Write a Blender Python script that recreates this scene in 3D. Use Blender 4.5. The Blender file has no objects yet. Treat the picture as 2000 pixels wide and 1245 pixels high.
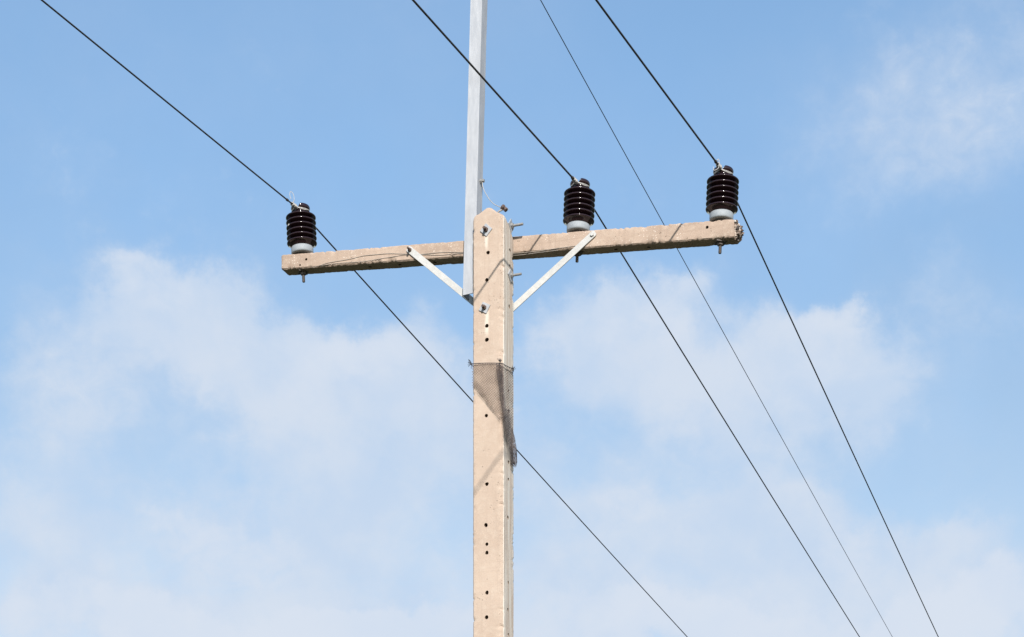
import bpy, bmesh, math, random
from mathutils import Vector, Matrix, Quaternion
from mathutils import noise as mn

C = bpy.context.scene.collection
SC = bpy.context.scene
random.seed(7)
R = math.radians

# ------------------------------------------------------------------ camera
F = 4089.0          # focal length in photo pixels (photo is 2000 px wide)
YH = 2300.0         # photo row of the horizon (the lens is shifted upward, verticals stay parallel)
CAMZ = 1.6
cam = bpy.data.cameras.new("camera")
cam.sensor_width = 36.0
cam.lens = 36.0 * F / 2000.0
cam.shift_y = (YH - 622.5) / 2000.0
cam.clip_start = 0.1
cam.clip_end = 6000.0
camo = bpy.data.objects.new("camera", cam)
C.objects.link(camo)
camo.location = (0, 0, CAMZ)
camo.rotation_euler = (R(90), 0, 0)
SC.camera = camo

# ------------------------------------------------------------------ light
T = R(21.0)                                   # yaw of the cross-arm
A = Vector((math.cos(T), -math.sin(T), 0))    # along the arm, to the right
B = Vector((math.sin(T), math.cos(T), 0))     # away from the front face
EL = R(29.0)
AL = R(25.4)
hs = -B * math.cos(AL) + A * math.sin(AL)
SUN = (hs * math.cos(EL) + Vector((0, 0, math.sin(EL)))).normalized()
sl = bpy.data.lights.new("sun", 'SUN')
sl.energy = 3.6
sl.angle = R(0.7)
sl.color = (1.0, 0.955, 0.89)
so = bpy.data.objects.new("sun", sl)
C.objects.link(so)
so.location = (0, -20, 40)
so.rotation_euler = SUN.to_track_quat('Z', 'Y').to_euler()

SC.view_settings.view_transform = 'Standard'
SC.view_settings.look = 'None'
SC.view_settings.gamma = 1.0
SC.view_settings.exposure = 0.85

# ------------------------------------------------------------------ sky
W = bpy.data.worlds.new("World")
SC.world = W
W.use_nodes = True
wt = W.node_tree
wt.nodes.clear()


class NT:
    """small helper for node graphs"""
    def __init__(self, tree):
        self.t = tree

    def n(self, typ, **kw):
        nd = self.t.nodes.new(typ)
        for k, v in kw.items():
            setattr(nd, k, v)
        return nd

    def link(self, a, b):
        self.t.links.new(a, b)

    def put(self, sock, v):
        if hasattr(v, 'is_output'):
            self.link(v, sock)
        else:
            sock.default_value = v

    def m(self, op, a, b=None, c=None, clamp=False):
        nd = self.n('ShaderNodeMath', operation=op, use_clamp=clamp)
        for i, v in enumerate((a, b, c)):
            if v is not None:
                self.put(nd.inputs[i], v)
        return nd.outputs[0]

    def vm(self, op, a, b=None):
        nd = self.n('ShaderNodeVectorMath', operation=op)
        self.put(nd.inputs[0], a)
        if b is not None:
            self.put(nd.inputs[1], b)
        return nd.outputs[0]

    def mix(self, f, a, b, blend='MIX'):
        nd = self.n('ShaderNodeMix', data_type='RGBA', blend_type=blend)
        self.put(nd.inputs[0], f)
        for s, v in ((6, a), (7, b)):
            self.put(nd.inputs[s], v if hasattr(v, 'is_output') else (*v[:3], 1.0))
        return nd.outputs[2]

    def noise(self, vec, scale, detail=4.0, rough=0.5, dist=0.0, color=False):
        nd = self.n('ShaderNodeTexNoise')
        self.put(nd.inputs['Vector'], vec)
        nd.inputs['Scale'].default_value = scale
        nd.inputs['Detail'].default_value = detail
        nd.inputs['Roughness'].default_value = rough
        nd.inputs['Distortion'].default_value = dist
        return nd.outputs['Color' if color else 'Fac']

    def sstep(self, v, lo, hi, a=0.0, b=1.0):
        nd = self.n('ShaderNodeMapRange', interpolation_type='SMOOTHSTEP')
        self.put(nd.inputs[0], v)
        nd.inputs[1].default_value = lo
        nd.inputs[2].default_value = hi
        nd.inputs[3].default_value = a
        nd.inputs[4].default_value = b
        return nd.outputs[0]

    def scalev(self, vec, s):
        nd = self.n('ShaderNodeMapping')
        self.put(nd.inputs['Vector'], vec)
        nd.inputs['Scale'].default_value = s
        return nd.outputs[0]


SKY_STRENGTH = 0.10
g = NT(wt)
sky = g.n('ShaderNodeTexSky', sky_type='NISHITA')
sky.sun_disc = False
sky.sun_elevation = EL
sky.sun_rotation = math.atan2(SUN.x, SUN.y)
sky.altitude = 50
sky.air_density = 1.0
sky.dust_density = 0.3
sky.ozone_density = 1.6
tc = g.n('ShaderNodeTexCoord')
d = tc.outputs['Generated']
sep = g.n('ShaderNodeSeparateXYZ')
g.link(d, sep.inputs[0])
# azimuth / elevation of the direction, gently warped so cloud outlines are ragged
warp = g.vm('ADD', g.vm('MULTIPLY', g.vm('SUBTRACT', g.noise(d, 14.0, 3.0, 0.5, color=True), (.5, .5, .5)), (0.05, 0.05, 0.05)),
            g.vm('MULTIPLY', g.vm('SUBTRACT', g.noise(d, 46.0, 7.0, 0.62, color=True), (.5, .5, .5)), (0.036, 0.036, 0.036)))
sw = g.n('ShaderNodeSeparateXYZ')
g.link(warp, sw.inputs[0])
az = g.m('ADD', g.m('ARCTAN2', sep.outputs[0], sep.outputs[1]), sw.outputs[0])
el = g.m('ADD', g.m('ARCSINE', sep.outputs[2]), sw.outputs[1])


def sky_dir(px, py):
    x, y = (px - 1000) / F, (YH - py) / F
    return math.atan(x), math.atan(y / math.hypot(1, x))


# the cloud banks of the photographed sky: centre, half-widths (photo px), density
CLOUDS = [
    # upper left tower and its slope
    (305, 545, 100, 62, .95), (395, 600, 110, 60, .75), (320, 650, 180, 70, .55), (190, 700, 100, 80, .38),
    # middle left banks
    (560, 715, 130, 60, .80), (470, 690, 120, 70, .55), (440, 770, 120, 60, .55), (735, 705, 120, 58, .95), (860, 640, 70, 50, .55),
    (690, 800, 220, 75, .60), (880, 760, 110, 90, .55), (150, 800, 110, 70, .42), (15, 700, 50, 45, .42), (230, 860, 120, 50, .40),
    (760, 900, 190, 70, .45), (40, 900, 110, 80, .50), (560, 920, 150, 50, .40), (170, 950, 110, 45, .30),
    # lower left
    (440, 1050, 230, 85, .80), (700, 1040, 160, 70, .50), (80, 1030, 130, 60, .60), (110, 1180, 120, 70, .90),
    (310, 1195, 85, 48, .95), (620, 1210, 240, 60, 1.0), (860, 1160, 150, 80, .60),
    # right hand tower pair
    (1180, 600, 75, 55, .85), (1300, 575, 100, 60, .90), (1250, 690, 170, 80, .75), (1390, 760, 190, 70, .75),
    (1090, 640, 60, 60, .50), (1575, 655, 90, 62, .95), (1630, 645, 36, 40, .40), (1560, 760, 190, 75, .85), (1710, 760, 80, 60, .45), (1480, 660, 80, 70, .45),
    # lower right
    (1100, 930, 150, 65, .50), (1270, 1010, 190, 70, .70), (1480, 940, 110, 50, .25), (1480, 1040, 170, 70, .75), (1680, 1060, 190, 65, .85), (1860, 1075, 90, 45, .55),
    (1340, 1195, 150, 48, .95), (1120, 1170, 140, 70, .75), (1600, 1180, 170, 60, .75), (1890, 1195, 160, 62, .95),
    # faint high veils
    (1820, 85, 190, 105, .28), (1730, 200, 200, 90, .24), (1960, 160, 170, 110, .30), (1620, 270, 150, 60, .14),
    (1880, 650, 140, 70, .22), (1900, 540, 120, 50, .18), (60, 590, 60, 35, .25), (60, 515, 70, 30, .18), (640, 480, 130, 30, .10),
]
# nearer, brighter heads with firmer tops
HEADS = [
    (300, 1190, 80, 42, .95), (390, 1225, 90, 40, .60), (110, 1175, 95, 55, .70), (600, 1215, 150, 42, .85), (740, 1205, 120, 50, .75), (850, 1190, 90, 60, .55),
    (1330, 1190, 110, 42, .85), (1440, 1215, 80, 36, .60), (1130, 1200, 120, 45, .55), (1880, 1190, 120, 52, .90), (1760, 1225, 120, 40, .60), (1620, 1205, 90, 40, .45),
    (300, 540, 75, 45, .60), (580, 710, 90, 42, .55), (735, 700, 85, 40, .70), (440, 1045, 120, 45, .60), (150, 800, 70, 40, .30),
    (1170, 595, 55, 38, .50), (1300, 570, 70, 40, .60), (1590, 620, 70, 40, .65), (1560, 740, 110, 40, .45), (1380, 770, 90, 36, .40),
    (1250, 1000, 110, 42, .45), (1690, 1050, 110, 38, .50), (1840, 60, 60, 36, .16), (1900, 170, 80, 36, .18),
]


def bank(items, sharp):
    tot = None
    for (px, py, rx, ry, amp) in items:
        a0, e0 = sky_dir(px, py)
        kx, ky = F / rx * 0.86, F / ry * 0.92
        u = g.m('MULTIPLY', g.m('SUBTRACT', az, a0), kx)
        v = g.m('MULTIPLY', g.m('SUBTRACT', el, e0), ky)
        v = g.m('MAXIMUM', v, g.m('MULTIPLY', v, 0.6))          # crisp tops, soft undersides
        q = g.m('POWER', g.m('ADD', g.m('MULTIPLY', u, u), g.m('MULTIPLY', v, v)), sharp)
        e = g.m('MULTIPLY', g.m('EXPONENT', g.m('MULTIPLY', q, -1.0)), amp)
        tot = e if tot is None else g.m('ADD', tot, e)
    return tot


tot = bank(CLOUDS, 1.35)
heads = bank(HEADS, 1.6)
big = g.noise(d, 20.0, 10.0, 0.60)
fine = g.noise(g.scalev(d, (1, 1, 1.35)), 64.0, 9.0, 0.62, 0.6)
body = g.m('ADD', tot, g.m('MULTIPLY', g.m('SUBTRACT', big, 0.5), 1.75))
body = g.m('ADD', body, g.m('MULTIPLY', g.m('SUBTRACT', fine, 0.5), g.sstep(tot, 0.1, 0.9, 0.45, 1.05)))
body = g.m('ADD', body, g.sstep(el, R(20), R(14.0), 0.0, 0.30))
veil = g.m('ADD', g.m('MULTIPLY', tot, 0.5), g.m('MULTIPLY', g.m('SUBTRACT', g.noise(d, 9.0, 8.0, 0.6), 0.5), 0.8))
veil = g.m('ADD', veil, g.sstep(el, R(22), R(15), 0.0, 0.42))
c1 = g.sstep(body, 0.10, 1.42, 0.0, 0.90)
c2 = g.sstep(veil, -0.22, 1.0, 0.0, 0.52)
cover = g.m('SUBTRACT', 1.0, g.m('MULTIPLY', g.m('SUBTRACT', 1.0, c1), g.m('SUBTRACT', 1.0, c2)))
hb = g.m('ADD', heads, g.m('ADD', g.m('MULTIPLY', g.m('SUBTRACT', big, 0.5), 0.9), g.m('MULTIPLY', g.m('SUBTRACT', fine, 0.5), 0.9)))
c3 = g.sstep(hb, 0.16, 0.95, 0.0, 0.62)
skycol = g.mix(1.0, sky.outputs[0], g.mix(g.sstep(el, R(30), R(15)), (1.07, 1.16, 1.13), (1.04, 0.95, 0.84)), 'MULTIPLY')
cloudcol = g.mix(g.sstep(g.noise(d, 22.0, 7.0, 0.55), 0.32, 0.68), (3.15, 3.82, 4.78), (3.72, 4.14, 4.78))
col = g.mix(c3, g.mix(cover, skycol, cloudcol), (3.92, 4.28, 4.86))
bg = g.n('ShaderNodeBackground')
g.link(col, bg.inputs[0])
bg.inputs[1].default_value = SKY_STRENGTH
wo = g.n('ShaderNodeOutputWorld')
g.link(bg.outputs[0], wo.inputs[0])

# ------------------------------------------------------------------ materials
def material(name, rough=0.7, metallic=0.0):
    m = bpy.data.materials.new(name)
    m.use_nodes = True
    t = NT(m.node_tree)
    b = m.node_tree.nodes['Principled BSDF']
    b.inputs['Roughness'].default_value = rough
    b.inputs['Metallic'].default_value = metallic
    o = t.n('ShaderNodeTexCoord').outputs['Object']
    return m, t, b, o


def bump(t, b, h, strength, dist):
    bn = t.n('ShaderNodeBump')
    bn.inputs['Strength'].default_value = strength
    bn.inputs['Distance'].default_value = dist
    t.link(h, bn.inputs['Height'])
    t.link(bn.outputs[0], b.inputs['Normal'])


def concrete(name, base, dark, pale, pits=0.5, extra=None):
    m, t, b, o = material(name, 0.9)
    b.inputs['Specular IOR Level'].default_value = 0.2
    big = t.noise(o, 3.5, 5, 0.6)
    midn = t.noise(o, 26, 6, 0.62)
    fine = t.noise(o, 210, 4, 0.6)
    band = t.noise(t.scalev(o, (3, 3, 70)), 1.0, 3, 0.6)
    c = t.mix(t.sstep(big, 0.32, 0.7), base, dark)
    c = t.mix(t.m('MULTIPLY', t.sstep(midn, 0.45, 0.75), 0.55), c, pale)
    c = t.mix(t.m('MULTIPLY', t.sstep(band, 0.50, 0.72), 0.55), c, dark)
    rain = t.noise(t.scalev(o, (46, 46, 2.2)), 1.0, 4, 0.6)
    c = t.mix(t.m('MULTIPLY', t.sstep(rain, 0.50, 0.75), 0.42), c, tuple(x * 0.86 for x in dark))
    c = t.mix(t.m('MULTIPLY', t.sstep(fine, 0.4, 0.8), 0.30), c, tuple(x * 0.62 for x in dark))
    vo = t.n('ShaderNodeTexVoronoi', feature='F1')
    t.link(o, vo.inputs['Vector'])
    vo.inputs['Scale'].default_value = 60
    pn = t.noise(o, 11, 3, 0.6)
    pit = t.m('MULTIPLY', t.sstep(vo.outputs['Distance'], 0.26, 0.14), t.sstep(pn, 0.56, 0.64))
    c = t.mix(t.m('MULTIPLY', pit, pits), c, (0.10, 0.075, 0.055))
    if extra:
        c = extra(t, o, c)
    t.link(c, b.inputs['Base Color'])
    h = t.m('ADD', t.m('MULTIPLY', midn, 0.6), t.m('SUBTRACT', t.m('MULTIPLY', fine, 0.5), t.m('MULTIPLY', pit, 1.2)))
    bump(t, b, h, 0.55, 0.004)
    return m


# ------------------------------------------------------------------ pole frame (local x along the arm, y away, z up)
PW, PD = 0.1775, 0.174
YC = 11.5
CORNER = Vector(((982 - 1000) / F * YC, YC, 0))
PC = CORNER - A * (PW / 2) + B * (PD / 2)


def ray(px, py):
    return Vector(((px - 1000) / F, 1.0, (YH - py) / F))


def to_local(w):
    v = w - PC
    return Vector((v.dot(A), v.dot(B), w.z))


def to_world(l):
    p = PC + A * l[0] + B * l[1]
    return Vector((p.x, p.y, l[2]))


def on_y(px, py, yl):
    """where the sight line of a photo pixel meets the local plane y = yl"""
    r = ray(px, py)
    s = (yl + PC.dot(B)) / r.dot(B)
    return to_local(Vector((0, 0, CAMZ)) + r * s)


def on_x(px, py, xl):
    r = ray(px, py)
    s = (xl + PC.dot(A)) / r.dot(A)
    return to_local(Vector((0, 0, CAMZ)) + r * s)


FRONT, BACK, LEFT, RIGHT = -PD / 2, PD / 2, -PW / 2, PW / 2


def pole_extra(t, o, c):
    s = t.n('ShaderNodeSeparateXYZ')
    t.link(o, s.inputs[0])
    x, y, z = s.outputs
    # greyer laitance on the right side face with vertical runs
    runs = t.noise(t.scalev(o, (1, 34, 1.6)), 1.0, 4, 0.6)
    side = t.sstep(x, RIGHT - 0.0045, RIGHT - 0.0015)
    c = t.mix(t.m('MULTIPLY', side, t.sstep(runs, 0.36, 0.62, 0.15, 0.95)), c, (0.60, 0.55, 0.485))
    pale = t.noise(t.scalev(o, (1, 60, 2.2)), 1.0, 3, 0.5)
    c = t.mix(t.m('MULTIPLY', side, t.sstep(pale, 0.58, 0.75, 0, 0.55)), c, (0.74, 0.70, 0.635))
    # chalky runs below the two front bolts
    for (px, y0, y1, w) in ((950, 458, 492, 0.010), (951, 610, 660, 0.012)):
        p0, p1 = on_y(px, y0, FRONT), on_y(px, y1, FRONT)
        wob = t.noise(o, 30, 3, 0.5)
        du = t.m('ABSOLUTE', t.m('SUBTRACT', t.m('ADD', x, t.m('MULTIPLY', t.m('SUBTRACT', wob, .5), .012)), p0.x))
        fx = t.sstep(du, w * 1.5, w * 0.25)
        fz = t.m('MULTIPLY', t.sstep(z, p1.z - 0.01, p1.z + 0.05), t.sstep(z, p0.z + 0.012, p0.z))
        fr = t.sstep(y, FRONT + 0.01, FRONT + 0.004)
        c = t.mix(t.m('MULTIPLY', t.m('MULTIPLY', fx, fz), t.m('MULTIPLY', fr, 0.65)), c, (0.64, 0.58, 0.50))
    # little voids along the mould seam
    vo = t.n('ShaderNodeTexVoronoi', feature='F1')
    t.link(t.scalev(o, (60, 60, 60)), vo.inputs['Vector'])
    vo.inputs['Scale'].default_value = 1.4
    seam = t.m('MULTIPLY', t.sstep(t.m('ADD', t.m('ABSOLUTE', t.m('SUBTRACT', x, RIGHT - 0.012)),
                                        t.m('ABSOLUTE', t.m('SUBTRACT', y, FRONT + 0.008))), 0.022, 0.012),
               t.sstep(vo.outputs['Distance'], 0.30, 0.18))
    seam = t.m('MULTIPLY', seam, t.sstep(t.noise(o, 14, 2, 0.5), 0.47, 0.56))
    c = t.mix(t.m('MULTIPLY', seam, 0.7), c, (0.16, 0.10, 0.07))
    return c


def arm_extra(t, o, c):
    # white chalk flecks and scuffs
    v = t.n('ShaderNodeTexVoronoi', feature='F1')
    t.link(o, v.inputs['Vector'])
    v.inputs['Scale'].default_value = 95
    k = t.m('MULTIPLY', t.sstep(v.outputs['Distance'], 0.30, 0.16), t.sstep(t.noise(o, 12, 4, 0.65), 0.53, 0.60))
    return t.mix(t.m('MULTIPLY', k, 0.6), c, (0.72, 0.66, 0.58))


M_pole = concrete('pole_concrete', (0.456, 0.360, 0.288), (0.408, 0.314, 0.248), (0.505, 0.42, 0.342), 0.35, pole_extra)
M_arm = concrete('arm_concrete', (0.410, 0.312, 0.245), (0.325, 0.242, 0.188), (0.48, 0.39, 0.312), 0.5, arm_extra)


def broken_mat():
    m, t, b, o = material('broken_aggregate', 0.9)
    v = t.n('ShaderNodeTexVoronoi', feature='F1')
    t.link(o, v.inputs['Vector'])
    v.inputs['Scale'].default_value = 62
    s = t.n('ShaderNodeSeparateColor')
    t.link(v.outputs['Color'], s.inputs[0])
    c = t.mix(t.sstep(s.outputs[0], 0.35, 0.8), (0.12, 0.08, 0.06), (0.42, 0.34, 0.28))
    c = t.mix(t.sstep(s.outputs[1], 0.62, 0.75), c, (0.035, 0.025, 0.022))
    c = t.mix(t.sstep(s.outputs[2], 0.86, 0.92), c, (0.66, 0.62, 0.57))
    t.link(c, b.inputs['Base Color'])
    bump(t, b, t.noise(o, 130, 3, 0.6), 0.8, 0.006)
    return m


def metal(name, col, col2, rough, metallic=0.6, scale=60, stretch=(1, 1, 1)):
    m, t, b, o = material(name, rough, metallic)
    n1 = t.noise(t.scalev(o, stretch), scale, 5, 0.6)
    n2 = t.noise(o, scale * 0.12, 4, 0.6)
    c = t.mix(t.sstep(n1, 0.35, 0.7), col, col2)
    c = t.mix(t.m('MULTIPLY', t.sstep(n2, 0.45, 0.7), 0.5), c, tuple(x * 0.86 for x in col))
    t.link(c, b.inputs['Base Color'])
    t.link(t.sstep(n2, 0.3, 0.7, rough - 0.08, rough + 0.1), b.inputs['Roughness'])
    bump(t, b, n1, 0.12, 0.001)
    return m


M_galv = metal('galvanised_steel', (0.31, 0.32, 0.335), (0.38, 0.385, 0.40), 0.62, 0.15, 45)
M_mast = metal('galvanised_mast', (0.335, 0.347, 0.372), (0.41, 0.42, 0.443), 0.6, 0.10, 34, (1, 1, 0.22))
M_brace = metal('brace_steel', (0.44, 0.432, 0.412), (0.50, 0.492, 0.472), 0.62, 0.1, 50)
M_cap = metal('insulator_base_metal', (0.26, 0.285, 0.305), (0.31, 0.33, 0.347), 0.6, 0.1, 90)
M_bolt = metal('dull_bolt_steel', (0.13, 0.11, 0.10), (0.085, 0.07, 0.06), 0.6, 0.3, 150)
M_boltgrey = metal('grey_bolt_steel', (0.27, 0.27, 0.268), (0.20, 0.195, 0.19), 0.6, 0.3, 150)
M_rust = metal('rusty_bolt_steel', (0.13, 0.088, 0.072), (0.07, 0.047, 0.04), 0.75, 0.2, 160)
M_alu = metal('aluminium_tie', (0.42, 0.405, 0.385), (0.28, 0.265, 0.25), 0.55, 0.3, 200)
M_fine = metal('fine_wire', (0.42, 0.37, 0.32), (0.30, 0.26, 0.22), 0.6, 0.2, 40)
M_wire = metal('conductor', (0.030, 0.025, 0.022), (0.020, 0.018, 0.017), 0.65, 0.0, 20)
M_wire2 = metal('conductor_dark', (0.012, 0.012, 0.014), (0.010, 0.010, 0.011), 0.65, 0.0, 20)
M_broken = broken_mat()


def porcelain():
    m, t, b, o = material('brown_porcelain', 0.09)
    n1 = t.noise(o, 30, 3, 0.5)
    t.link(t.mix(n1, (0.015, 0.0068, 0.0085), (0.024, 0.011, 0.0135)), b.inputs['Base Color'])
    b.inputs['IOR'].default_value = 1.55
    t.link(t.sstep(t.noise(o, 50, 3, 0.6), 0.3, 0.7, 0.07, 0.13), b.inputs['Roughness'])
    return m


M_porc = porcelain()


def net_mat(name, cell, width, col):
    m, t, b, o = material(name, 0.9)
    b.inputs['Base Color'].default_value = (*col, 1)
    uv = t.n('ShaderNodeTexCoord').outputs['UV']
    wn = t.noise(uv, 30, 3, 0.5, color=True)
    uvw = t.vm('ADD', uv, t.vm('MULTIPLY', t.vm('SUBTRACT', wn, (0.5, 0.5, 0.5)), (0.014, 0.014, 0.0)))
    mp = t.n('ShaderNodeMapping')
    t.link(uvw, mp.inputs['Vector'])
    mp.inputs['Rotation'].default_value = (0, 0, R(38))
    s = t.n('ShaderNodeSeparateXYZ')
    t.link(mp.outputs[0], s.inputs[0])
    fu = t.m('FRACT', t.m('DIVIDE', s.outputs[0], cell))
    fv = t.m('FRACT', t.m('DIVIDE', s.outputs[1], cell))
    wd = t.m('MULTIPLY', t.sstep(t.noise(uv, 22, 3, 0.5), 0.3, 0.7, 0.7, 1.35), width)
    strand = t.m('MAXIMUM', t.m('LESS_THAN', fu, wd), t.m('LESS_THAN', fv, wd))
    tr = t.n('ShaderNodeBsdfTransparent')
    mx = t.n('ShaderNodeMixShader')
    t.link(strand, mx.inputs[0])
    t.link(tr.outputs[0], mx.inputs[1])
    t.link(b.outputs[0], mx.inputs[2])
    t.link(mx.outputs[0], m.node_tree.nodes['Material Output'].inputs['Surface'])
    return m


M_net = net_mat('net_fibre', 0.0108, 0.155, (0.125, 0.086, 0.068))
M_net2 = net_mat('bunched_net_fibre', 0.0066, 0.33, (0.085, 0.068, 0.066))
M_chip = metal('bare_ceramic', (0.55, 0.53, 0.50), (0.48, 0.46, 0.43), 0.7, 0.0, 200)
M_hole = concrete('stained_shaded_bolt_hole', (0.19, 0.14, 0.10), (0.13, 0.092, 0.066), (0.25, 0.19, 0.145), 0.2)  # hole walls: rust-brown stain, with the recess shade painted into the colour
M_cord = metal('dark_cord', (0.06, 0.055, 0.058), (0.04, 0.037, 0.04), 0.9, 0.0, 200)


# ------------------------------------------------------------------ builders
def link_obj(name, me, mat, parent=None, smooth=True):
    o = bpy.data.objects.new(name, me)
    C.objects.link(o)
    if mat:
        me.materials.append(mat)
    if smooth:
        for p in me.polygons:
            p.use_smooth = True
    o.parent = parent
    return o


def mesh(name, bm, mat, parent=None, smooth=True, sharp=None):
    bmesh.ops.recalc_face_normals(bm, faces=bm.faces[:])
    me = bpy.data.meshes.new(name)
    bm.to_mesh(me)
    bm.free()
    o = link_obj(name, me, mat, parent, smooth)
    if sharp is not None and smooth:
        me.set_sharp_from_angle(angle=R(sharp))
    return o


def empty(name, loc, rotz=0.0):
    o = bpy.data.objects.new(name, None)
    C.objects.link(o)
    o.empty_display_size = 0.1
    o.location = loc
    o.rotation_euler = (0, 0, rotz)
    return o


def tag(o, label=None, cat=None, group=None, kind=None):
    for k, v in (('label', label), ('category', cat), ('group', group), ('kind', kind)):
        if v:
            o[k] = v
    return o


def add_tube(bm, pts, r, seg=10, caps=True):
    pts = [Vector(p) for p in pts]
    rs = r if isinstance(r, (list, tuple)) else [r] * len(pts)
    rings = []
    up = Vector((0.13, 0.21, 0.97))
    ref = None
    for i, p in enumerate(pts):
        tdir = (pts[min(i + 1, len(pts) - 1)] - pts[max(i - 1, 0)]).normalized()
        if ref is None:
            ref = tdir.cross(up)
            if ref.length < 1e-3:
                ref = tdir.cross(Vector((1, 0, 0)))
        ref = (ref - tdir * ref.dot(tdir)).normalized()
        bi = tdir.cross(ref)
        rings.append([bm.verts.new(p + (ref * math.cos(2 * math.pi * k / seg) + bi * math.sin(2 * math.pi * k / seg)) * rs[i])
                      for k in range(seg)])
    for a, b in zip(rings, rings[1:]):
        for k in range(seg):
            bm.faces.new((a[k], a[(k + 1) % seg], b[(k + 1) % seg], b[k]))
    if caps:
        bm.faces.new(rings[0][::-1])
        bm.faces.new(rings[-1])


def spline(pts, n=8):
    """Catmull-Rom through points"""
    pts = [Vector(p) for p in pts]
    out = []
    for i in range(len(pts) - 1):
        p0, p1, p2, p3 = pts[max(i - 1, 0)], pts[i], pts[i + 1], pts[min(i + 2, len(pts) - 1)]
        for k in range(n):
            t = k / n
            out.append(0.5 * ((2 * p1) + (p2 - p0) * t + (2 * p0 - 5 * p1 + 4 * p2 - p3) * t * t + (3 * p1 - p0 - 3 * p2 + p3) * t ** 3))
    out.append(pts[-1])
    return out


def frame_from(axis, hint=Vector((0, 0, 1))):
    z = axis.normalized()
    x = hint.cross(z)
    if x.length < 1e-4:
        x = Vector((1, 0, 0)).cross(z)
    x.normalize()
    y = z.cross(x)
    return Matrix((x, y, z)).transposed()


def add_prism(bm, c, axis, n, r, h, rot=0.0, bevel=0.0, hint=Vector((0, 0, 1))):
    """n-sided prism starting at c, growing along axis by h; chamfered outer edge"""
    m = frame_from(Vector(axis), hint)
    c = Vector(c)
    prof = [(r, 0.0)]
    if bevel > 0:
        prof += [(r, h - bevel), (r - bevel, h)]
    else:
        prof += [(r, h)]
    rings = []
    for (rr, z) in prof:
        rings.append([bm.verts.new(c + m @ Vector((rr * math.cos(rot + 2 * math.pi * k / n), rr * math.sin(rot + 2 * math.pi * k / n), z)))
                      for k in range(n)])
    for a, b in zip(rings, rings[1:]):
        for k in range(n):
            bm.faces.new((a[k], a[(k + 1) % n], b[(k + 1) % n], b[k]))
    bm.faces.new(rings[0][::-1])
    bm.faces.new(rings[-1])


def add_thread(bm, c, axis, r, length, pitch=0.0022, seg=14):
    """threaded rod with real ridges"""
    m = frame_from(Vector(axis))
    c = Vector(c)
    nz = max(3, int(length / pitch * 2))
    rings = []
    for i in range(nz + 1):
        rr = r * (1.0 if i % 2 == 0 else 0.90)
        if i in (0, nz):
            rr = r * 0.82
        rings.append([bm.verts.new(c + m @ Vector((rr * math.cos(2 * math.pi * k / seg), rr * math.sin(2 * math.pi * k / seg), length * i / nz)))
                      for k in range(seg)])
    for a, b in zip(rings, rings[1:]):
        for k in range(seg):
            bm.faces.new((a[k], a[(k + 1) % seg], b[(k + 1) % seg], b[k]))
    bm.faces.new(rings[0][::-1])
    bm.faces.new(rings[-1])


def drill(o, holes):
    """cut round holes: list of (start, axis, radius, depth) in local coordinates"""
    bm = bmesh.new()
    for (c, ax, r, dep) in holes:
        m = frame_from(Vector(ax))
        c = Vector(c) - Vector(ax).normalized() * 0.02
        ns = 16
        rad = [r * random.uniform(0.72, 1.18) for _ in range(ns)]
        rad = [(rad[k - 1] + rad[k] + rad[(k + 1) % ns]) / 3 for k in range(ns)]
        a = [bm.verts.new(c + m @ Vector((rad[k] * math.cos(2 * math.pi * k / ns), rad[k] * math.sin(2 * math.pi * k / ns), 0))) for k in range(ns)]
        b = [bm.verts.new(c + m @ Vector((rad[k] * math.cos(2 * math.pi * k / ns), rad[k] * math.sin(2 * math.pi * k / ns), dep + 0.02))) for k in range(ns)]
        for k in range(ns):
            bm.faces.new((a[k], a[(k + 1) % ns], b[(k + 1) % ns], b[k]))
        bm.faces.new(a[::-1])
        bm.faces.new(b)
    bmesh.ops.recalc_face_normals(bm, faces=bm.faces[:])
    me = bpy.data.meshes.new('cutter')
    bm.to_mesh(me)
    bm.free()
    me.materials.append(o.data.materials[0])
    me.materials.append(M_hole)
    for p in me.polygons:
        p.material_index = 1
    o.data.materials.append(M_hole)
    cut = bpy.data.objects.new('cutter', me)
    C.objects.link(cut)
    par = o.parent
    o.parent = None
    md = o.modifiers.new('holes', 'BOOLEAN')
    md.operation = 'DIFFERENCE'
    md.solver = 'EXACT'
    md.object = cut
    bpy.context.view_layer.update()
    dg = bpy.context.evaluated_depsgraph_get()
    new = bpy.data.meshes.new_from_object(o.evaluated_get(dg), depsgraph=dg)
    o.modifiers.clear()
    old = o.data
    new.name = old.name
    o.data = new
    bpy.data.objects.remove(cut, do_unlink=True)
    o.parent = par
    for p in new.polygons:
        p.use_smooth = True
    new.set_sharp_from_angle(angle=R(40))


# ------------------------------------------------------------------ ground (below the frame)
bm = bmesh.new()
n = 48
rad = [0, 4, 10, 25, 60, 150, 400, 1000, 2600]
prev = [bm.verts.new((0, 10, 0))]
for r in rad[1:]:
    ring = [bm.verts.new((r * math.cos(2 * math.pi * k / n), 10 + r * math.sin(2 * math.pi * k / n), 0)) for k in range(n)]
    for k in range(n):
        if len(prev) == 1:
            bm.faces.new((prev[0], ring[k], ring[(k + 1) % n]))
        else:
            bm.faces.new((prev[k], ring[k], ring[(k + 1) % n], prev[(k + 1) % n]))
    prev = ring
m_, t_, b_, o_ = material('dry_grass_ground', 0.95)
t_.link(t_.mix(t_.sstep(t_.noise(o_, 0.35, 8, 0.65), 0.4, 0.65), (0.026, 0.038, 0.013), (0.058, 0.05, 0.028)), b_.inputs['Base Color'])
tag(mesh('ground', bm, m_, smooth=False), kind='structure')

# ------------------------------------------------------------------ utility pole
pole = empty('utility_pole', (PC.x, PC.y, 0), -T)
tag(pole, 'pale square concrete utility pole with a concrete cross-arm, steel mast and two diagonal braces', 'utility pole')

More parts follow.
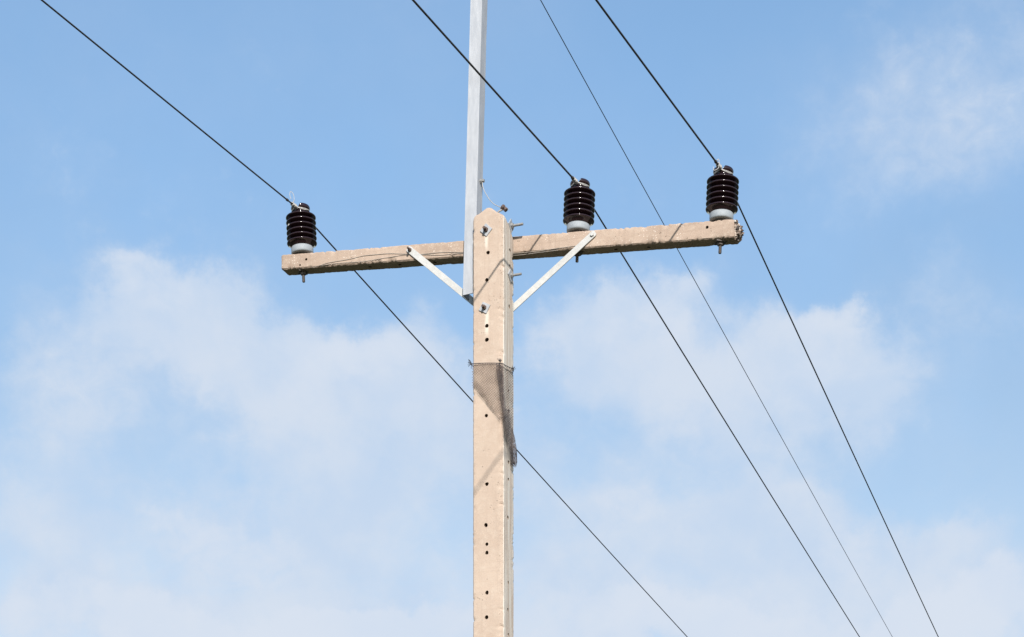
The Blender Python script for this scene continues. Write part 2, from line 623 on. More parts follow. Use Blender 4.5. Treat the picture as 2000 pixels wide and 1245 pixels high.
# shaft: section outline with a wide chamfer on the front right edge
corners = [(LEFT, FRONT, .006), (RIGHT, FRONT, .016), (RIGHT, BACK, .010), (LEFT, BACK, .008)]
outline = []
for i, (cx, cy, ch) in enumerate(corners):
    px_, py_, _ = corners[i - 1]
    nx_, ny_, nch = corners[(i + 1) % 4]
    din = Vector((cx - px_, cy - py_)).normalized()
    dout = Vector((nx_ - cx, ny_ - cy)).normalized()
    c2 = Vector((cx, cy))
    for k in range(4):
        f = k / 3
        p = (c2 - din * ch).lerp(c2 + dout * ch, f)
        outline.append((p.x, p.y, 1.0, i))
    s0, s1 = c2 + dout * ch, Vector((nx_, ny_)) - dout * nch
    ne = 12
    for k in range(1, ne):
        p = s0.lerp(s1, k / ne)
        e = min(k, ne - k)
        outline.append((p.x, p.y, {1: .45, 2: .1}.get(e, 0.0), i if k < ne / 2 else (i + 1) % 4))

tp = [on_y(px, py, FRONT) for px, py in ((924, 427), (927, 422), (934, 418.5), (941, 413), (949, 407.5), (957, 406), (963, 408.5), (969, 413.5), (975, 417), (982, 417))]


def top_z(x, y):
    if x <= tp[0].x:
        z = tp[0].z
    elif x >= tp[-1].x:
        z = tp[-1].z
    else:
        for p, q in zip(tp, tp[1:]):
            if p.x <= x <= q.x:
                z = p.z + (q.z - p.z) * (x - p.x) / (q.x - p.x)
                break
    f = (y - FRONT) / PD
    right = max(0.0, min(1.0, (x - LEFT) / PW))
    z -= (0.02 * f + 0.075 * f ** 3) * (0.35 + 0.65 * right)
    z += 0.004 * mn.noise(Vector((x * 60, y * 60, 3.1))) + 0.003 * mn.noise(Vector((x * 24, y * 24, 1.4)))
    return z


ZB = 6.4
zs = [0.0, 0.8, 1.6, 2.4, 3.2, 4.0, 4.3]
z = 4.3
while z < ZB - 0.009:
    z += 0.0085
    zs.append(z)
bm = bmesh.new()
rings = []


def shaft_point(x, y, cw, ci, z):
    inward = Vector((-x, -y, 0)).normalized()
    p = Vector((x, y, z))
    if z > 4.2:
        if cw > 0:
            nz = mn.noise(Vector((ci * 7.3, 1.7, z * 22))) * 0.6 + mn.noise(Vector((ci * 3.3, 5.7, z * 75))) * 0.5
            chip = max(0.0, nz - 0.18) * 0.018
            p += inward * chip * cw
            p += inward * (mn.noise(Vector((x * 90, y * 90, z * 90))) * 0.0012 * cw)
        p += inward * mn.noise(Vector((x * 14, y * 14, z * 5))) * 0.0012
    taper = 1.0 + max(0.0, 4.3 - z) * 0.022
    return Vector((p.x * taper, p.y * taper, p.z))


for z in zs:
    rings.append([bm.verts.new(shaft_point(x, y, cw, ci, z)) for (x, y, cw, ci) in outline])
NT_ = 60
zl = zs[-1]
for k in range(1, NT_ + 1):
    f = k / NT_
    ring = []
    for (x, y, cw, ci) in outline:
        zz = zl + (top_z(x, y) - zl) * f
        p = shaft_point(x, y, cw, ci, zz)
        if k == NT_:
            p.x *= 0.975
            p.y *= 0.975
        p.z = zz
        ring.append(bm.verts.new(p))
    rings.append(ring)
no = len(outline)
for a, b in zip(rings, rings[1:]):
    for k in range(no):
        bm.faces.new((a[k], a[(k + 1) % no], b[(k + 1) % no], b[k]))
bm.faces.new(rings[0][::-1])
prev = rings[-1]
for s in (0.85, 0.65, 0.42, 0.2):
    ring = [bm.verts.new((x * s, y * s, top_z(x * s, y * s) + 0.004 + 0.004 * mn.noise(Vector((x * s * 90, y * s * 90, 0))))) for (x, y, _, _) in outline]
    for k in range(no):
        bm.faces.new((prev[k], prev[(k + 1) % no], ring[(k + 1) % no], ring[k]))
    prev = ring
cen = bm.verts.new((0, 0, top_z(0, 0) + 0.004))
for k in range(no):
    bm.faces.new((prev[k], prev[(k + 1) % no], cen))
shaft = mesh('shaft', bm, M_pole, pole, sharp=40)
holes = []
for px, py in ((953, 494), (951, 547), (951, 637), (951, 664), (950, 812), (951, 946), (949, 1026), (951, 1063), (951, 1080), (951, 1158), (951, 1206)):
    p = on_y(px, py, FRONT)
    holes.append((p, (0, 1, 0), 0.0112, 0.06))
for px, py in ((996, 489), (996, 520), (995, 599), (993, 763), (993, 803), (993, 903), (993, 937), (992, 1011), (993, 1138), (992, 1191), (993, 1240)):
    p = on_x(px, py, RIGHT)
    holes.append((p, (-1, 0, 0), random.uniform(0.0095, 0.0115), 0.06))
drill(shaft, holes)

# cross-arm
AY, AW = BACK + 0.012, 0.094
lt, lb = on_y(549, 498, AY), on_y(549, 527, AY)
rt, rb = on_y(1434, 427.5, AY), on_y(1434, 464, AY)
XL, XR = lt.x, rt.x


def arm_top(x):
    return lt.z + (rt.z - lt.z) * (x - XL) / (XR - XL)


def arm_bot(x):
    return lb.z + (rb.z - lb.z) * (x - XL) / (XR - XL)


bm = bmesh.new()
rings = []
N = 300
for i in range(N + 1):
    x = XL + (XR - XL) * i / N
    zt, zb = arm_top(x), arm_bot(x)
    pts = []
    cs = [(AY, zb, .007, 0), (AY + AW, zb, .006, 1), (AY + AW, zt, .005, 2), (AY, zt, .005, 3)]
    for j, (cy, cz, ch, ci) in enumerate(cs):
        pv, nv = cs[j - 1], cs[(j + 1) % 4]
        c2 = Vector((cy, cz))
        din = (c2 - Vector(pv[:2])).normalized()
        dout = (Vector(nv[:2]) - c2).normalized()
        ch_ = ch
        for k in range(3):
            p = (c2 - din * ch_).lerp(c2 + dout * ch_, k / 2)
            pts.append((p.x, p.y, 1.0, ci))
        s0, s1 = c2 + dout * ch_, Vector(nv[:2]) - dout * nv[2]
        for k in range(1, 7):
            p = s0.lerp(s1, k / 7)
            e = min(k, 7 - k)
            pts.append((p.x, p.y, .35 if e == 1 else 0.0, ci if k < 4 else (ci + 1) % 4))
    cyc, czc = AY + AW / 2, (zt + zb) / 2
    ring = []
    for (y, z, cw, ci) in pts:
        inw = Vector((0, cyc - y, czc - z)).normalized()
        amp = {0: 0.028, 3: 0.019}.get(ci, 0.008)
        nz = mn.noise(Vector((x * 13, ci * 4.1, 0.3))) * 0.55 + mn.noise(Vector((x * 60, ci * 9.7, 2.2))) * 0.5
        dsp = max(0.0, nz - 0.12) * amp * cw + mn.noise(Vector((x * 120, y * 120, z * 120))) * 0.0014 * cw
        dsp += mn.noise(Vector((x * 9, y * 20, z * 20))) * 0.0014
        endf = 0.0
        if i == 0:
            endf = 0.006
        p = Vector((x, y, z)) + inw * (dsp + endf)
        if i == N:
            p.x += 0.006 * mn.noise(Vector((y * 70, z * 70, 1.3)))
        ring.append(bm.verts.new(p))
    rings.append(ring)
no = len(rings[0])
for a, b in zip(rings, rings[1:]):
    for k in range(no):
        bm.faces.new((a[k], a[(k + 1) % no], b[(k + 1) % no], b[k]))
bm.faces.new(rings[0][::-1])
bm.faces.new(rings[-1])
arm = mesh('crossarm', bm, M_arm, pole, sharp=40)
tag(arm, 'tan concrete beam across the pole, chipped along its lower edge and broken at its right end')
holes = []
for px, py, r in ((598, 507, .0085), (1381, 444, .0085), (586, 518, .006)):
    holes.append((on_y(px, py, AY), (0, 1, 0), r, 0.06))
for px in (716, 775, 843, 1198, 1262):
    x = on_y(px, 490, AY).x
    holes.append((Vector((x, AY + AW * 0.5, arm_bot(x))), (0, 0, 1), 0.011, 0.05))
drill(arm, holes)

# broken stub of aggregate at the right end of the arm
bm = bmesh.new()
NU, NV = 22, 20
grid = {}
for iu in range(NU + 1):
    for iv in range(NV + 1):
        u, v = iu / NU, iv / NV
        y = AY + 0.004 + (AW - 0.008) * u
        z = arm_bot(XR) + 0.004 + (arm_top(XR) - arm_bot(XR) - 0.007) * v
        edge = min(u, 1 - u, v, 1 - v) * 2
        lump = 0.5 + 0.9 * mn.noise(Vector((y * 75, z * 75, 4.2))) + 0.7 * mn.noise(Vector((y * 160, z * 160, 9.2)))
        x = XR - 0.006 + 0.016 * lump * min(1, 0.35 + edge * 2) + 0.014 * (1 - (2 * v - 1) ** 2) * min(1.0, edge * 2.5) + 0.016 * u * min(1.0, edge * 5)
        grid[iu, iv] = bm.verts.new((max(x, XR - 0.006), y + 0.003 * mn.noise(Vector((y * 90, z * 90, 7))), z + 0.003 * mn.noise(Vector((y * 90, z * 90, 2)))))
for iu in range(NU):
    for iv in range(NV):
        bm.faces.new((grid[iu, iv], grid[iu + 1, iv], grid[iu + 1, iv + 1], grid[iu, iv + 1]))
rim = [grid[i, 0] for i in range(NU + 1)] + [grid[NU, j] for j in range(1, NV + 1)] + [grid[i, NV] for i in range(NU - 1, -1, -1)] + [grid[0, j] for j in range(NV - 1, 0, -1)]
bk = [bm.verts.new((XR - 0.03, v.co.y, v.co.z)) for v in rim]
for k in range(len(rim)):
    bm.faces.new((rim[k], rim[(k + 1) % len(rim)], bk[(k + 1) % len(rim)], bk[k]))
bm.faces.new(bk)
for k in range(34):                                     # stones standing out of the break
    u, v = random.random(), random.random()
    if k % 2:
        if random.random() < .5:
            u = random.choice((0.03, 0.97))
        else:
            v = random.choice((0.04, 0.97))
    y = AY + 0.006 + (AW - 0.012) * u
    z = arm_bot(XR) + 0.006 + (arm_top(XR) - arm_bot(XR) - 0.012) * v
    edge = min(u, 1 - u, v, 1 - v) * 2
    x = XR + 0.004 + 0.020 * min(1, edge * 2) * random.uniform(.4, 1.1)
    r = random.uniform(0.0045, 0.0105)
    res = bmesh.ops.create_icosphere(bm, subdivisions=2, radius=r)
    for vv in res['verts']:
        vv.co *= 1 + 0.35 * mn.noise(vv.co * 170 + Vector((k, 0, 0)))
        vv.co += Vector((x, y, z))
tag(mesh('broken_end', bm, M_broken, arm, smooth=False), 'rough fractured concrete with dark and white stones')


# braces (flat bars between the pole's rear edge and the arm's front face)
def brace(pa, pb, w, head_mat, head_len, label):
    yb = AY - 0.0068
    a, b = on_y(*pa, yb), on_y(*pb, yb)
    dr = (b - a).normalized()
    nn = Vector((-dr.z, 0, dr.x))
    th = 0.0055
    a2 = a - dr * 0.020
    out = []
    L = (b - a2).length
    for s_, e_ in ((0, -.7), (0.010, -1)):
        out.append(a2 + dr * s_ + nn * (w / 2) * e_)
    out += [a2 + dr * L - nn * w / 2, a2 + dr * L + nn * w / 2, a2 + dr * 0.010 + nn * w / 2, a2 + nn * w / 2 * .7]
    bm = bmesh.new()
    fr = [bm.verts.new(p + Vector((0, -th / 2, 0))) for p in out]
    bk = [bm.verts.new(p + Vector((0, th / 2, 0))) for p in out]
    for k in range(len(out)):
        bm.faces.new((fr[k], fr[(k + 1) % len(out)], bk[(k + 1) % len(out)], bk[k]))
    bm.faces.new(fr[::-1])
    bm.faces.new(bk)
    bmesh.ops.bevel(bm, geom=bm.edges[:], offset=0.0009, segments=1, affect='EDGES')
    o = mesh('brace', bm, M_brace, pole, smooth=False)
    tag(o, label)
    bm = bmesh.new()
    add_prism(bm, a + Vector((0, -th / 2, 0)), (0, -1, 0), 6, 0.0115, 0.009, 0.4, 0.0015)
    if head_len:
        add_thread(bm, a + Vector((0, -th / 2 - 0.008, 0)), (0, -1, 0), 0.0062, head_len)
    mesh('bolt', bm, head_mat, o, sharp=30)
    return o


brace((801, 489), (944, 606), 0.036, M_rust, 0.026, 'left flat steel brace passing behind the mast')
brace((1157, 459), (978, 624), 0.036, M_brace, 0.0, 'right flat steel brace with a pale bolt head')

# steel mast: galvanised channel against the left face
my = FRONT + 0.058
m0, m1 = on_y(904, 577, my), on_y(919, 0, my)
mtop = on_y(924.5, -215, my)
MWD, MDP, MTH = 0.0695, 0.078, 0.006
bm = bmesh.new()
prof = [(0, 0), (MWD, 0), (MWD, MDP), (MWD - MTH, MDP), (MWD - MTH, MTH), (MTH, MTH), (MTH, MDP), (0, MDP)]
rings = []
NM = 120
for i in range(NM + 1):
    f = i / NM
    z = m0.z + (mtop.z - m0.z) * f
    x0 = m0.x + (m1.x - m0.x) * (z - m0.z) / (m1.z - m0.z)
    ring = []
    for (x, y) in prof:
        wv = 0.0
        if y > 0.05:
            wv = 0.0022 * mn.noise(Vector((x * 3, 0, z * 9)))
        ring.append(bm.verts.new((x0 + x + wv * 0.4, my + y + wv, z - (0.004 * (x / MWD) if i == 0 else 0) * -1)))
    rings.append(ring)
for a, b in zip(rings, rings[1:]):
    for k in range(8):
        bm.faces.new((a[k], a[(k + 1) % 8], b[(k + 1) % 8], b[k]))
bm.faces.new(rings[0][::-1])
bm.faces.new(rings[-1])
edges = [e for e in bm.edges if abs((e.verts[0].co - e.verts[1].co).normalized().z) > .9]
bmesh.ops.bevel(bm, geom=edges, offset=0.0022, segments=2, affect='EDGES')
mast = mesh('mast', bm, M_mast, pole, sharp=35)
tag(mast, 'tall galvanised steel channel bolted to the left of the pole and rising above it')


def mast_x(z):
    return m0.x + (m1.x - m0.x) * (z - m0.z) / (m1.z - m0.z)


# through-bolts with diamond washers
def through_bolt(c, axis, wside, wrot, rod, rr, m_w, m_r, m_n, nut_r=0.0125):
    axis = Vector(axis)
    bm = bmesh.new()
    add_thread(bm, c, axis, rr, rod)
    b = mesh('bolt', bm, m_r, pole, sharp=30)
    bm = bmesh.new()
    add_prism(bm, Vector(c) + axis * 0.0005, axis, 4, wside * 0.7071, 0.006, wrot, 0.0012)
    mesh('square_washer', bm, m_w, b, smooth=False)
    bm = bmesh.new()
    add_prism(bm, Vector(c) + axis * 0.0065, axis, 6, nut_r, 0.011, 0.3, 0.0015)
    mesh('nut', bm, m_n, b, smooth=False)
    return b


through_bolt(on_y(950, 450, FRONT), (0, -1, 0), 0.052, R(2), 0.040, 0.0085, M_galv, M_rust, M_rust, 0.0140)
through_bolt(on_y(947, 602, FRONT), (0, -1, 0), 0.050, R(17), 0.036, 0.0080, M_galv, M_rust, M_rust, 0.0130)
through_bolt(on_x(997, 442, RIGHT - 0.002), (1, 0, 0), 0.056, R(3), 0.075, 0.0075, M_galv, M_boltgrey, M_boltgrey, 0.0150)
through_bolt(on_x(996, 539, RIGHT), (1, 0, 0), 0.052, R(6), 0.068, 0.0072, M_galv, M_boltgrey, M_boltgrey, 0.0130)

# ------------------------------------------------------------------ insulators
ZC0, ZC1 = 0.011, 0.050                 # metal base
Z6, SP = 0.076, 0.0298                  # lowest rim and rim spacing
RS = 0.0875


def lathe(bm, prof, seg=72):
    rings = []
    for (r, z) in prof:
        if r < 1e-5:
            rings.append([bm.verts.new((0, 0, z))])
        else:
            rings.append([bm.verts.new((r * math.cos(2 * math.pi * k / seg), r * math.sin(2 * math.pi * k / seg), z)) for k in range(seg)])
    for a, b in zip(rings, rings[1:]):
        for k in range(seg):
            k2 = (k + 1) % seg
            if len(a) == 1 and len(b) == 1:
                continue
            if len(a) == 1:
                bm.faces.new((a[0], b[k2], b[k]))
            elif len(b) == 1:
                bm.faces.new((a[k], a[k2], b[0]))
            else:
                bm.faces.new((a[k], a[k2], b[k2], b[k]))
    return rings


def porcelain_mesh():
    prof = [(0.0, ZC1 - 0.002), (0.058, ZC1 - 0.002), (0.066, ZC1 + 0.006)]
    for k in range(6):
        zk = Z6 + SP * k
        if k == 0:
            prof += [(0.074, zk - 0.010), (0.081, zk - 0.0060)]
        else:
            prof += [(0.055, zk - 0.0125), (0.058, zk - 0.0108), (0.072, zk - 0.0072), (0.080, zk - 0.0050)]
        for s in range(7):
            a = R(-72 + 130 * s / 6)
            prof.append((RS - 0.0042 + 0.0042 * math.cos(a), zk + 0.0048 * math.sin(a)))
        if k < 5:
            prof += [(0.078, zk + 0.0080), (0.066, zk + 0.0125), (0.058, zk + 0.0148), (0.055, zk + 0.0165)]
        else:
            prof += [(0.078, zk + 0.0085), (0.067, zk + 0.0135), (0.056, zk + 0.0175)]
    zt = Z6 + SP * 5
    prof += [(0.049, zt + 0.022), (0.0455, zt + 0.027), (0.0445, zt + 0.032), (0.046, zt + 0.037), (0.050, zt + 0.042), (0.0535, zt + 0.046),
             (0.0555, zt + 0.051), (0.0555, zt + 0.056), (0.054, zt + 0.061), (0.051, zt + 0.0655), (0.047, zt + 0.0685)]
    r = 0.043
    while r > 0.002:
        prof.append((r, zt + 0.0705))
        r -= 0.004
    prof.append((0.0, zt + 0.0705))
    bm = bmesh.new()
    lathe(bm, prof, 96)
    gb = zt + 0.037                       # bottom of the wire groove in the head
    for v in bm.verts:
        if v.co.z > gb - 0.004:
            u = abs(v.co.x)
            lim = gb + 0.036 * min(1.0, (u / 0.024) ** 2.2)
            if v.co.z > lim:
                v.co.z = lim
    bmesh.ops.recalc_face_normals(bm, faces=bm.faces[:])
    me = bpy.data.meshes.new('porcelain_body')
    bm.to_mesh(me)
    bm.free()
    me.materials.append(M_porc)
    for p in me.polygons:
        p.use_smooth = True
    return me


GROOVE = Z6 + SP * 5 + 0.037 + 0.006      # height of the conductor axis above the arm
NECK = Z6 + SP * 5 + 0.031
me_porc = porcelain_mesh()
bm = bmesh.new()
lathe(bm, [(0.0, ZC0), (0.056, ZC0), (0.0600, ZC0 + 0.001), (0.0635, ZC0 + 0.005), (0.0645, ZC0 + 0.010), (0.0645, ZC1 - 0.003), (0.0625, ZC1), (0.0, ZC1)], 64)
o = mesh('metal_base', bm, M_cap)
o.data.set_sharp_from_angle(angle=R(40))
me_base = o.data
bpy.data.objects.remove(o)
bm = bmesh.new()
lathe(bm, [(0.0, -0.002), (0.040, -0.002), (0.040, ZC0 + 0.002), (0.0, ZC0 + 0.002)], 48)
o = mesh('foot', bm, M_bolt)
me_foot = o.data
bpy.data.objects.remove(o)

INS = []


def insulator(px, side_lean, depth_lean, label, stud_len, tail):
    yc = AY + AW / 2
    x = on_y(px, 450, yc).x
    base = to_world((x, yc, arm_top(x)))
    root = empty('insulator', base)
    # axis: tilt about the view direction (side_lean, + = top to the right) and towards/away from the viewer
    q = Quaternion((0, 1, 0), side_lean) @ Quaternion((1, 0, 0), -depth_lean) @ Quaternion((0, 0, 1), -T)
    root.rotation_mode = 'QUATERNION'
    root.rotation_quaternion = q
    tag(root, label, 'insulator', 'dark porcelain insulators on the cross-arm')
    for nm, me in (('porcelain_body', me_porc), ('metal_base', me_base), ('foot', me_foot)):
        c = bpy.data.objects.new(nm, me)
        C.objects.link(c)
        c.parent = root
    h = arm_top(x) - arm_bot(x)
    bm = bmesh.new()
    add_thread(bm, (0, 0, -h + 0.004), (0, 0, -1), 0.0088, stud_len + 0.004, 0.003)
    st = mesh('stud', bm, M_bolt, root, sharp=30)
    bm = bmesh.new()
    add_prism(bm, (0, 0, -h - 0.0005), (0, 0, -1), 4, 0.040, 0.0055, R(12), 0.001, hint=Vector((0, 1, 0)))
    mesh('square_washer', bm, M_bolt, st, smooth=False)
    bm = bmesh.new()
    add_prism(bm, (0, 0, -h - 0.006), (0, 0, -1), 6, 0.019, 0.013, R(20), 0.002, hint=Vector((0, 1, 0)))
    mesh('nut', bm, M_bolt, st, smooth=False)
    bpy.context.view_layer.update()
    mw = root.matrix_world.copy()
    INS.append((root, mw))
    return root, mw


# ------------------------------------------------------------------ wires
AZO, AZI = math.atan(1345 / F), math.atan(1790 / F)


def fit_wire(p0, pts, az0, sgn, c=0.0003):
    """z(s) = z0 + m s + c s^2 (sag) in a vertical plane through p0, least pixel error near azimuth az0"""
    best = None
    for k in range(-30, 31):
        az = az0 + R(k * 0.1)
        dx, dy = math.sin(az) * sgn, math.cos(az) * sgn
        rows = []
        for px, py in pts:
            q = (px - 1000) / F
            s = (q * p0.y - p0.x) / (dx - q * dy)
            z = CAMZ + (YH - py) / F * (p0.y + dy * s)
            rows.append((s, z - p0.z, F / (p0.y + dy * s)))
        if min(r_[0] for r_ in rows) < 0:
            continue
        m = sum(s * (z - c * s * s) * w * w for s, z, w in rows) / sum(s * s * w * w for s, z, w in rows)
        res = [(z - m * s - c * s * s) * w for s, z, w in rows]
        err = sum(e * e for e in res) + 0.02 * k * k
        if best is None or err < best[0]:
            best = (err, m, c, (dx, dy), [(r_[0], e) for r_, e in zip(rows, res)], k * 0.1)
    return best[1:5] + (best[5],)


def wire_pts(p0, m, c, d, smax, n):
    out = []
    for i in range(1, n + 1):
        s = smax * (i / n) ** 1.6
        out.append(Vector((p0.x + d[0] * s, p0.y + d[1] * s, p0.z + m * s + c * s * s)))
    return out


def conductor(name, p0, pin, pout, r, mat, label, cat, knots=()):
    path = []
    if pin:
        m, c, d, rows, dk = fit_wire(p0, pin, AZI, -1)
        print('WIRE in ', name, label[:30], 'daz %.1f m %.3f c %.4f smax %.2f' % (dk, m, c, max(q[0] for q in rows)), ['%.1f' % e for s, e in rows])
        path = wire_pts(p0, m, c, d, 22.0, 90)[::-1]
        min_ = (m, c, d)
    path.append(p0)
    m, c, d, rows, dk = fit_wire(p0, pout, AZO, 1)
    print('WIRE out', name, label[:30], 'daz %.1f m %.3f c %.4f smax %.2f' % (dk, m, c, max(q[0] for q in rows)), ['%.1f' % e for s, e in rows])
    path += wire_pts(p0, m, c, d, 34.0, 90)
    bm = bmesh.new()
    add_tube(bm, path, r, 10)
    if isinstance(r, list):
        r = r[0]
    for s in knots:                       # joints on the incoming side
        mm, cc, dd = min_
        ctr = [Vector((p0.x + dd[0] * q, p0.y + dd[1] * q, p0.z + mm * q + cc * q * q)) for q in (s - .012, s - .006, s + .006, s + .012)]
        add_tube(bm, ctr, [r * 1.05, r * 1.7, r * 1.7, r * 1.05], 10)
    o = mesh(name, bm, mat)
    tag(o, label, cat)
    return o, min_ if pin else None


def tie_wire(root, mw, p0, inc, seed, loop):
    """aluminium tie: turns round the neck, wraps along the conductor and a loose end"""
    rnd = random.Random(seed)
    inv = mw.inverted()
    bm = bmesh.new()
    rw = 0.0022
    for k in range(2):
        pts = []
        ph0 = R(-95 + 8 * k)
        for i in range(49):
            f = i / 48
            a = ph0 + f * R(360)
            rr = 0.0485 + 0.001 * k
            zz = NECK + 0.001 + 0.0035 * k + 0.006 * math.cos(a + R(95)) + 0.002 * math.sin(3 * a + k)
            pts.append((rr * math.cos(a), rr * math.sin(a), zz))
        add_tube(bm, pts, rw, 8)
    # diagonal lay from the conductor in front down to the right of the neck
    for k in range(2):
        pts = [(0.006, -0.062, GROOVE - 0.004), (0.022, -0.056, GROOVE - 0.008 - .004 * k), (0.042, -0.036, GROOVE - 0.013 - .004 * k), (0.053, -0.010, NECK + .004 - .003 * k), (0.050, 0.015, NECK)]
        add_tube(bm, spline(pts), rw, 8)
    pts = [(-0.006, -0.060, GROOVE - 0.004), (-0.024, -0.050, GROOVE - 0.012), (-0.042, -0.030, NECK + 0.004), (-0.050, 0.0, NECK)]
    add_tube(bm, spline(pts), rw, 8)
    # wraps round the incoming conductor
    m, c, d = inc
    pts = []
    s0, s1, turns = 0.048, 0.105, 6
    side = Vector((-d[1], d[0], 0)).normalized()
    tang = Vector((d[0], d[1], m)).normalized()
    upv = side.cross(tang)
    for i in range(turns * 14 + 1):
        f = i / (turns * 14)
        s = s0 + (s1 - s0) * f
        a = f * turns * 2 * math.pi
        rr = 0.0078 + 0.0035 * math.sin(f * math.pi) * (1 - f) + 0.0006 * math.sin(5 * a / 3)
        pc = Vector((p0.x + d[0] * s, p0.y + d[1] * s, p0.z + m * s))
        pts.append(inv @ (pc + side * rr * math.cos(a) + upv * rr * math.sin(a)))
    add_tube(bm, pts, 0.0029, 8)
    if loop:
        s = loop[0]
        pc = Vector((p0.x + d[0] * s, p0.y + d[1] * s, p0.z + m * s))
        lp = [pc + Vector(q) for q in loop[1]]
        add_tube(bm, spline([inv @ p for p in lp]), 0.0017, 8)
    return mesh('tie_wire', bm, M_alu, root)


specs = [
    (591, -0.045, 0.0, 'dark brown ribbed porcelain insulator at the far left end of the cross-arm', 0.062,
     [(80, 0), (195, 93.2), (323.5, 196), (445.6, 297.2), (551.6, 382.4)],
     [(691.7, 530), (920.8, 783.5), (1019, 891.5), (1176, 1061.7), (1344, 1245)],
     'dark wire tied to the far left insulator and passing behind the pole', (0.155,),
     (0.10, [(0, 0, 0), (0.012, 0.0, 0.02), (0.008, 0.005, 0.055), (-0.008, 0.008, 0.075), (-0.014, 0.008, 0.055), (-0.006, 0.006, 0.03)])),
    (1129, 0.040, 0.0, 'dark brown ribbed porcelain insulator standing between the pole and the right end insulator', 0.055,
     [(804.4, 0), (861, 60), (916.5, 123.5), (981.5, 194), (1059.5, 279.5), (1118, 346)],
     [(1217, 502), (1380, 766.6), (1570, 1068.7), (1679, 1245)],
     'dark wire crossing in front of the mast to the insulator right of the pole', (0.11,), None),
    (1408.5, 0.042, 0.0, 'dark brown ribbed porcelain insulator beside the broken right end of the cross-arm', 0.062,
     [(1163.5, 0), (1218.7, 74.7), (1287, 164), (1352, 252), (1391, 305.5)],
     [(1441.3, 400), (1516, 563), (1597.4, 739.4), (1679, 909), (1832.3, 1245)],
     'dark wire tied to the insulator at the broken right arm end', (0.13,),
     (0.13, [(0, 0, 0), (0.014, 0, 0.014), (0.018, 0, -0.01), (0.012, 0, -0.035), (-0.010, 0, -0.045), (-0.014, 0, -0.025)])),
]
for k, (px, ls, ld, lab, sl_, pin, pout, wlab, knots, loop) in enumerate(specs):
    root, mw = insulator(px, ls, ld, lab, sl_, None)
    p0 = mw @ Vector((0, 0, GROOVE + (0.0, 0.002, 0.011)[k]))
    pr = p0 - Vector((0, 0, CAMZ))
    print('GROOVE px', 1000 + F * pr.x / pr.y, YH - F * pr.z / pr.y)
    _, inc = conductor('power_line', p0, pin, pout, [(0.0044, 0.0050, 0.0049)[k]] * 91 + [0.0044] * 90, M_wire, wlab, 'wire', knots)
    tie_wire(root, mw, p0, inc, k, loop)
    if k == 0:                            # pale chip on the rim of the third shed
        bm = bmesh.new()
        res = bmesh.ops.create_icosphere(bm, subdivisions=2, radius=1.0)
        inv = mw.to_3x3().inverted()
        dv = (inv @ Vector((-0.80, -0.60, 0))).normalized()
        cc_ = Vector((dv.x, dv.y, 0)).normalized() * (RS - 0.001) + Vector((0, 0, Z6 + SP * 3 - 0.001))
        tv = Vector((-dv.y, dv.x, 0)).normalized()
        for v in res['verts']:
            q = v.co.copy()
            v.co = cc_ + tv * q.x * 0.010 + dv * q.y * 0.0025 + Vector((0, 0, 1)) * (q.z * 0.0045 + q.x * 0.002)
        mesh('chipped_glaze', bm, M_chip, root)

# overhead earth wire from the top of the mast
pt = to_world(on_y(941, -209, my + 0.03))
conductor('earth_line', pt, None, [(1057.9, 0), (1105, 84.5), (1170, 204), (1235, 325), (1274, 399), (1321, 483), (1407, 641), (1570, 936), (1743, 1245)],
          0.0027, M_wire2, 'thinnest black wire, passing behind the cross-arm between two insulators', 'wire')

# ------------------------------------------------------------------ bonding wire from the mast to the pole top
bz = on_x(938, 357, mast_x(6.95) + MWD).z
bx = mast_x(bz) + MWD
by = on_x(938, 357, bx).y
bw = empty('bonding_wire', to_world((bx, by, bz)), -T)
tag(bw, 'thin grey wire curving from the mast to a rusty clamp above the pole top', 'wire')
O = Vector((bx, by, bz))
bm = bmesh.new()
add_prism(bm, (0, 0, 0), (1, 0, 0), 6, 0.012, 0.010, 0.2, 0.002)
add_prism(bm, (0.010, 0, 0), (1, 0, 0), 12, 0.009, 0.006, 0, 0.001)
add_prism(bm, (0.016, 0, 0), (1, 0, 0), 6, 0.0105, 0.008, 0.5, 0.0015)
mesh('bolt', bm, M_boltgrey, bw, smooth=False)
cy = -0.02
path = [O + Vector((0.013, 0, 0))] + [on_y(px, py, cy + (by - cy) * f) for (px, py, f) in
        ((943, 365, .9), (948, 377, .7), (956, 390, .45), (965, 399, .25), (975, 404, .1), (984, 407, 0), (993, 409.5, 0))]
bm = bmesh.new()
add_tube(bm, spline([p - O for p in path], 8), 0.0022, 8)
mesh('strand', bm, M_alu, bw)
cc = on_y(986, 408, cy) - O
bm = bmesh.new()
ax = Vector((0.72, 0.2, 0.66)).normalized()
ax2 = Vector((0.66, 0, -0.75)).normalized()
add_prism(bm, cc - ax2 * 0.019 + Vector((0, -.004, 0)), ax2, 6, 0.0125, 0.013, 0.4, 0.002)
add_prism(bm, cc - ax2 * 0.006, ax2, 14, 0.0085, 0.012, 0, 0.001)
add_prism(bm, cc + ax2 * 0.005 + Vector((0, -.003, 0)), ax2, 6, 0.0135, 0.011, 0.1, 0.002)
add_tube(bm, [cc - Vector((0.022, 0, -0.004)), cc + Vector((0.004, -.012, 0.004))], 0.007, 8)
mesh('clamp', bm, M_rust, bw, smooth=False)
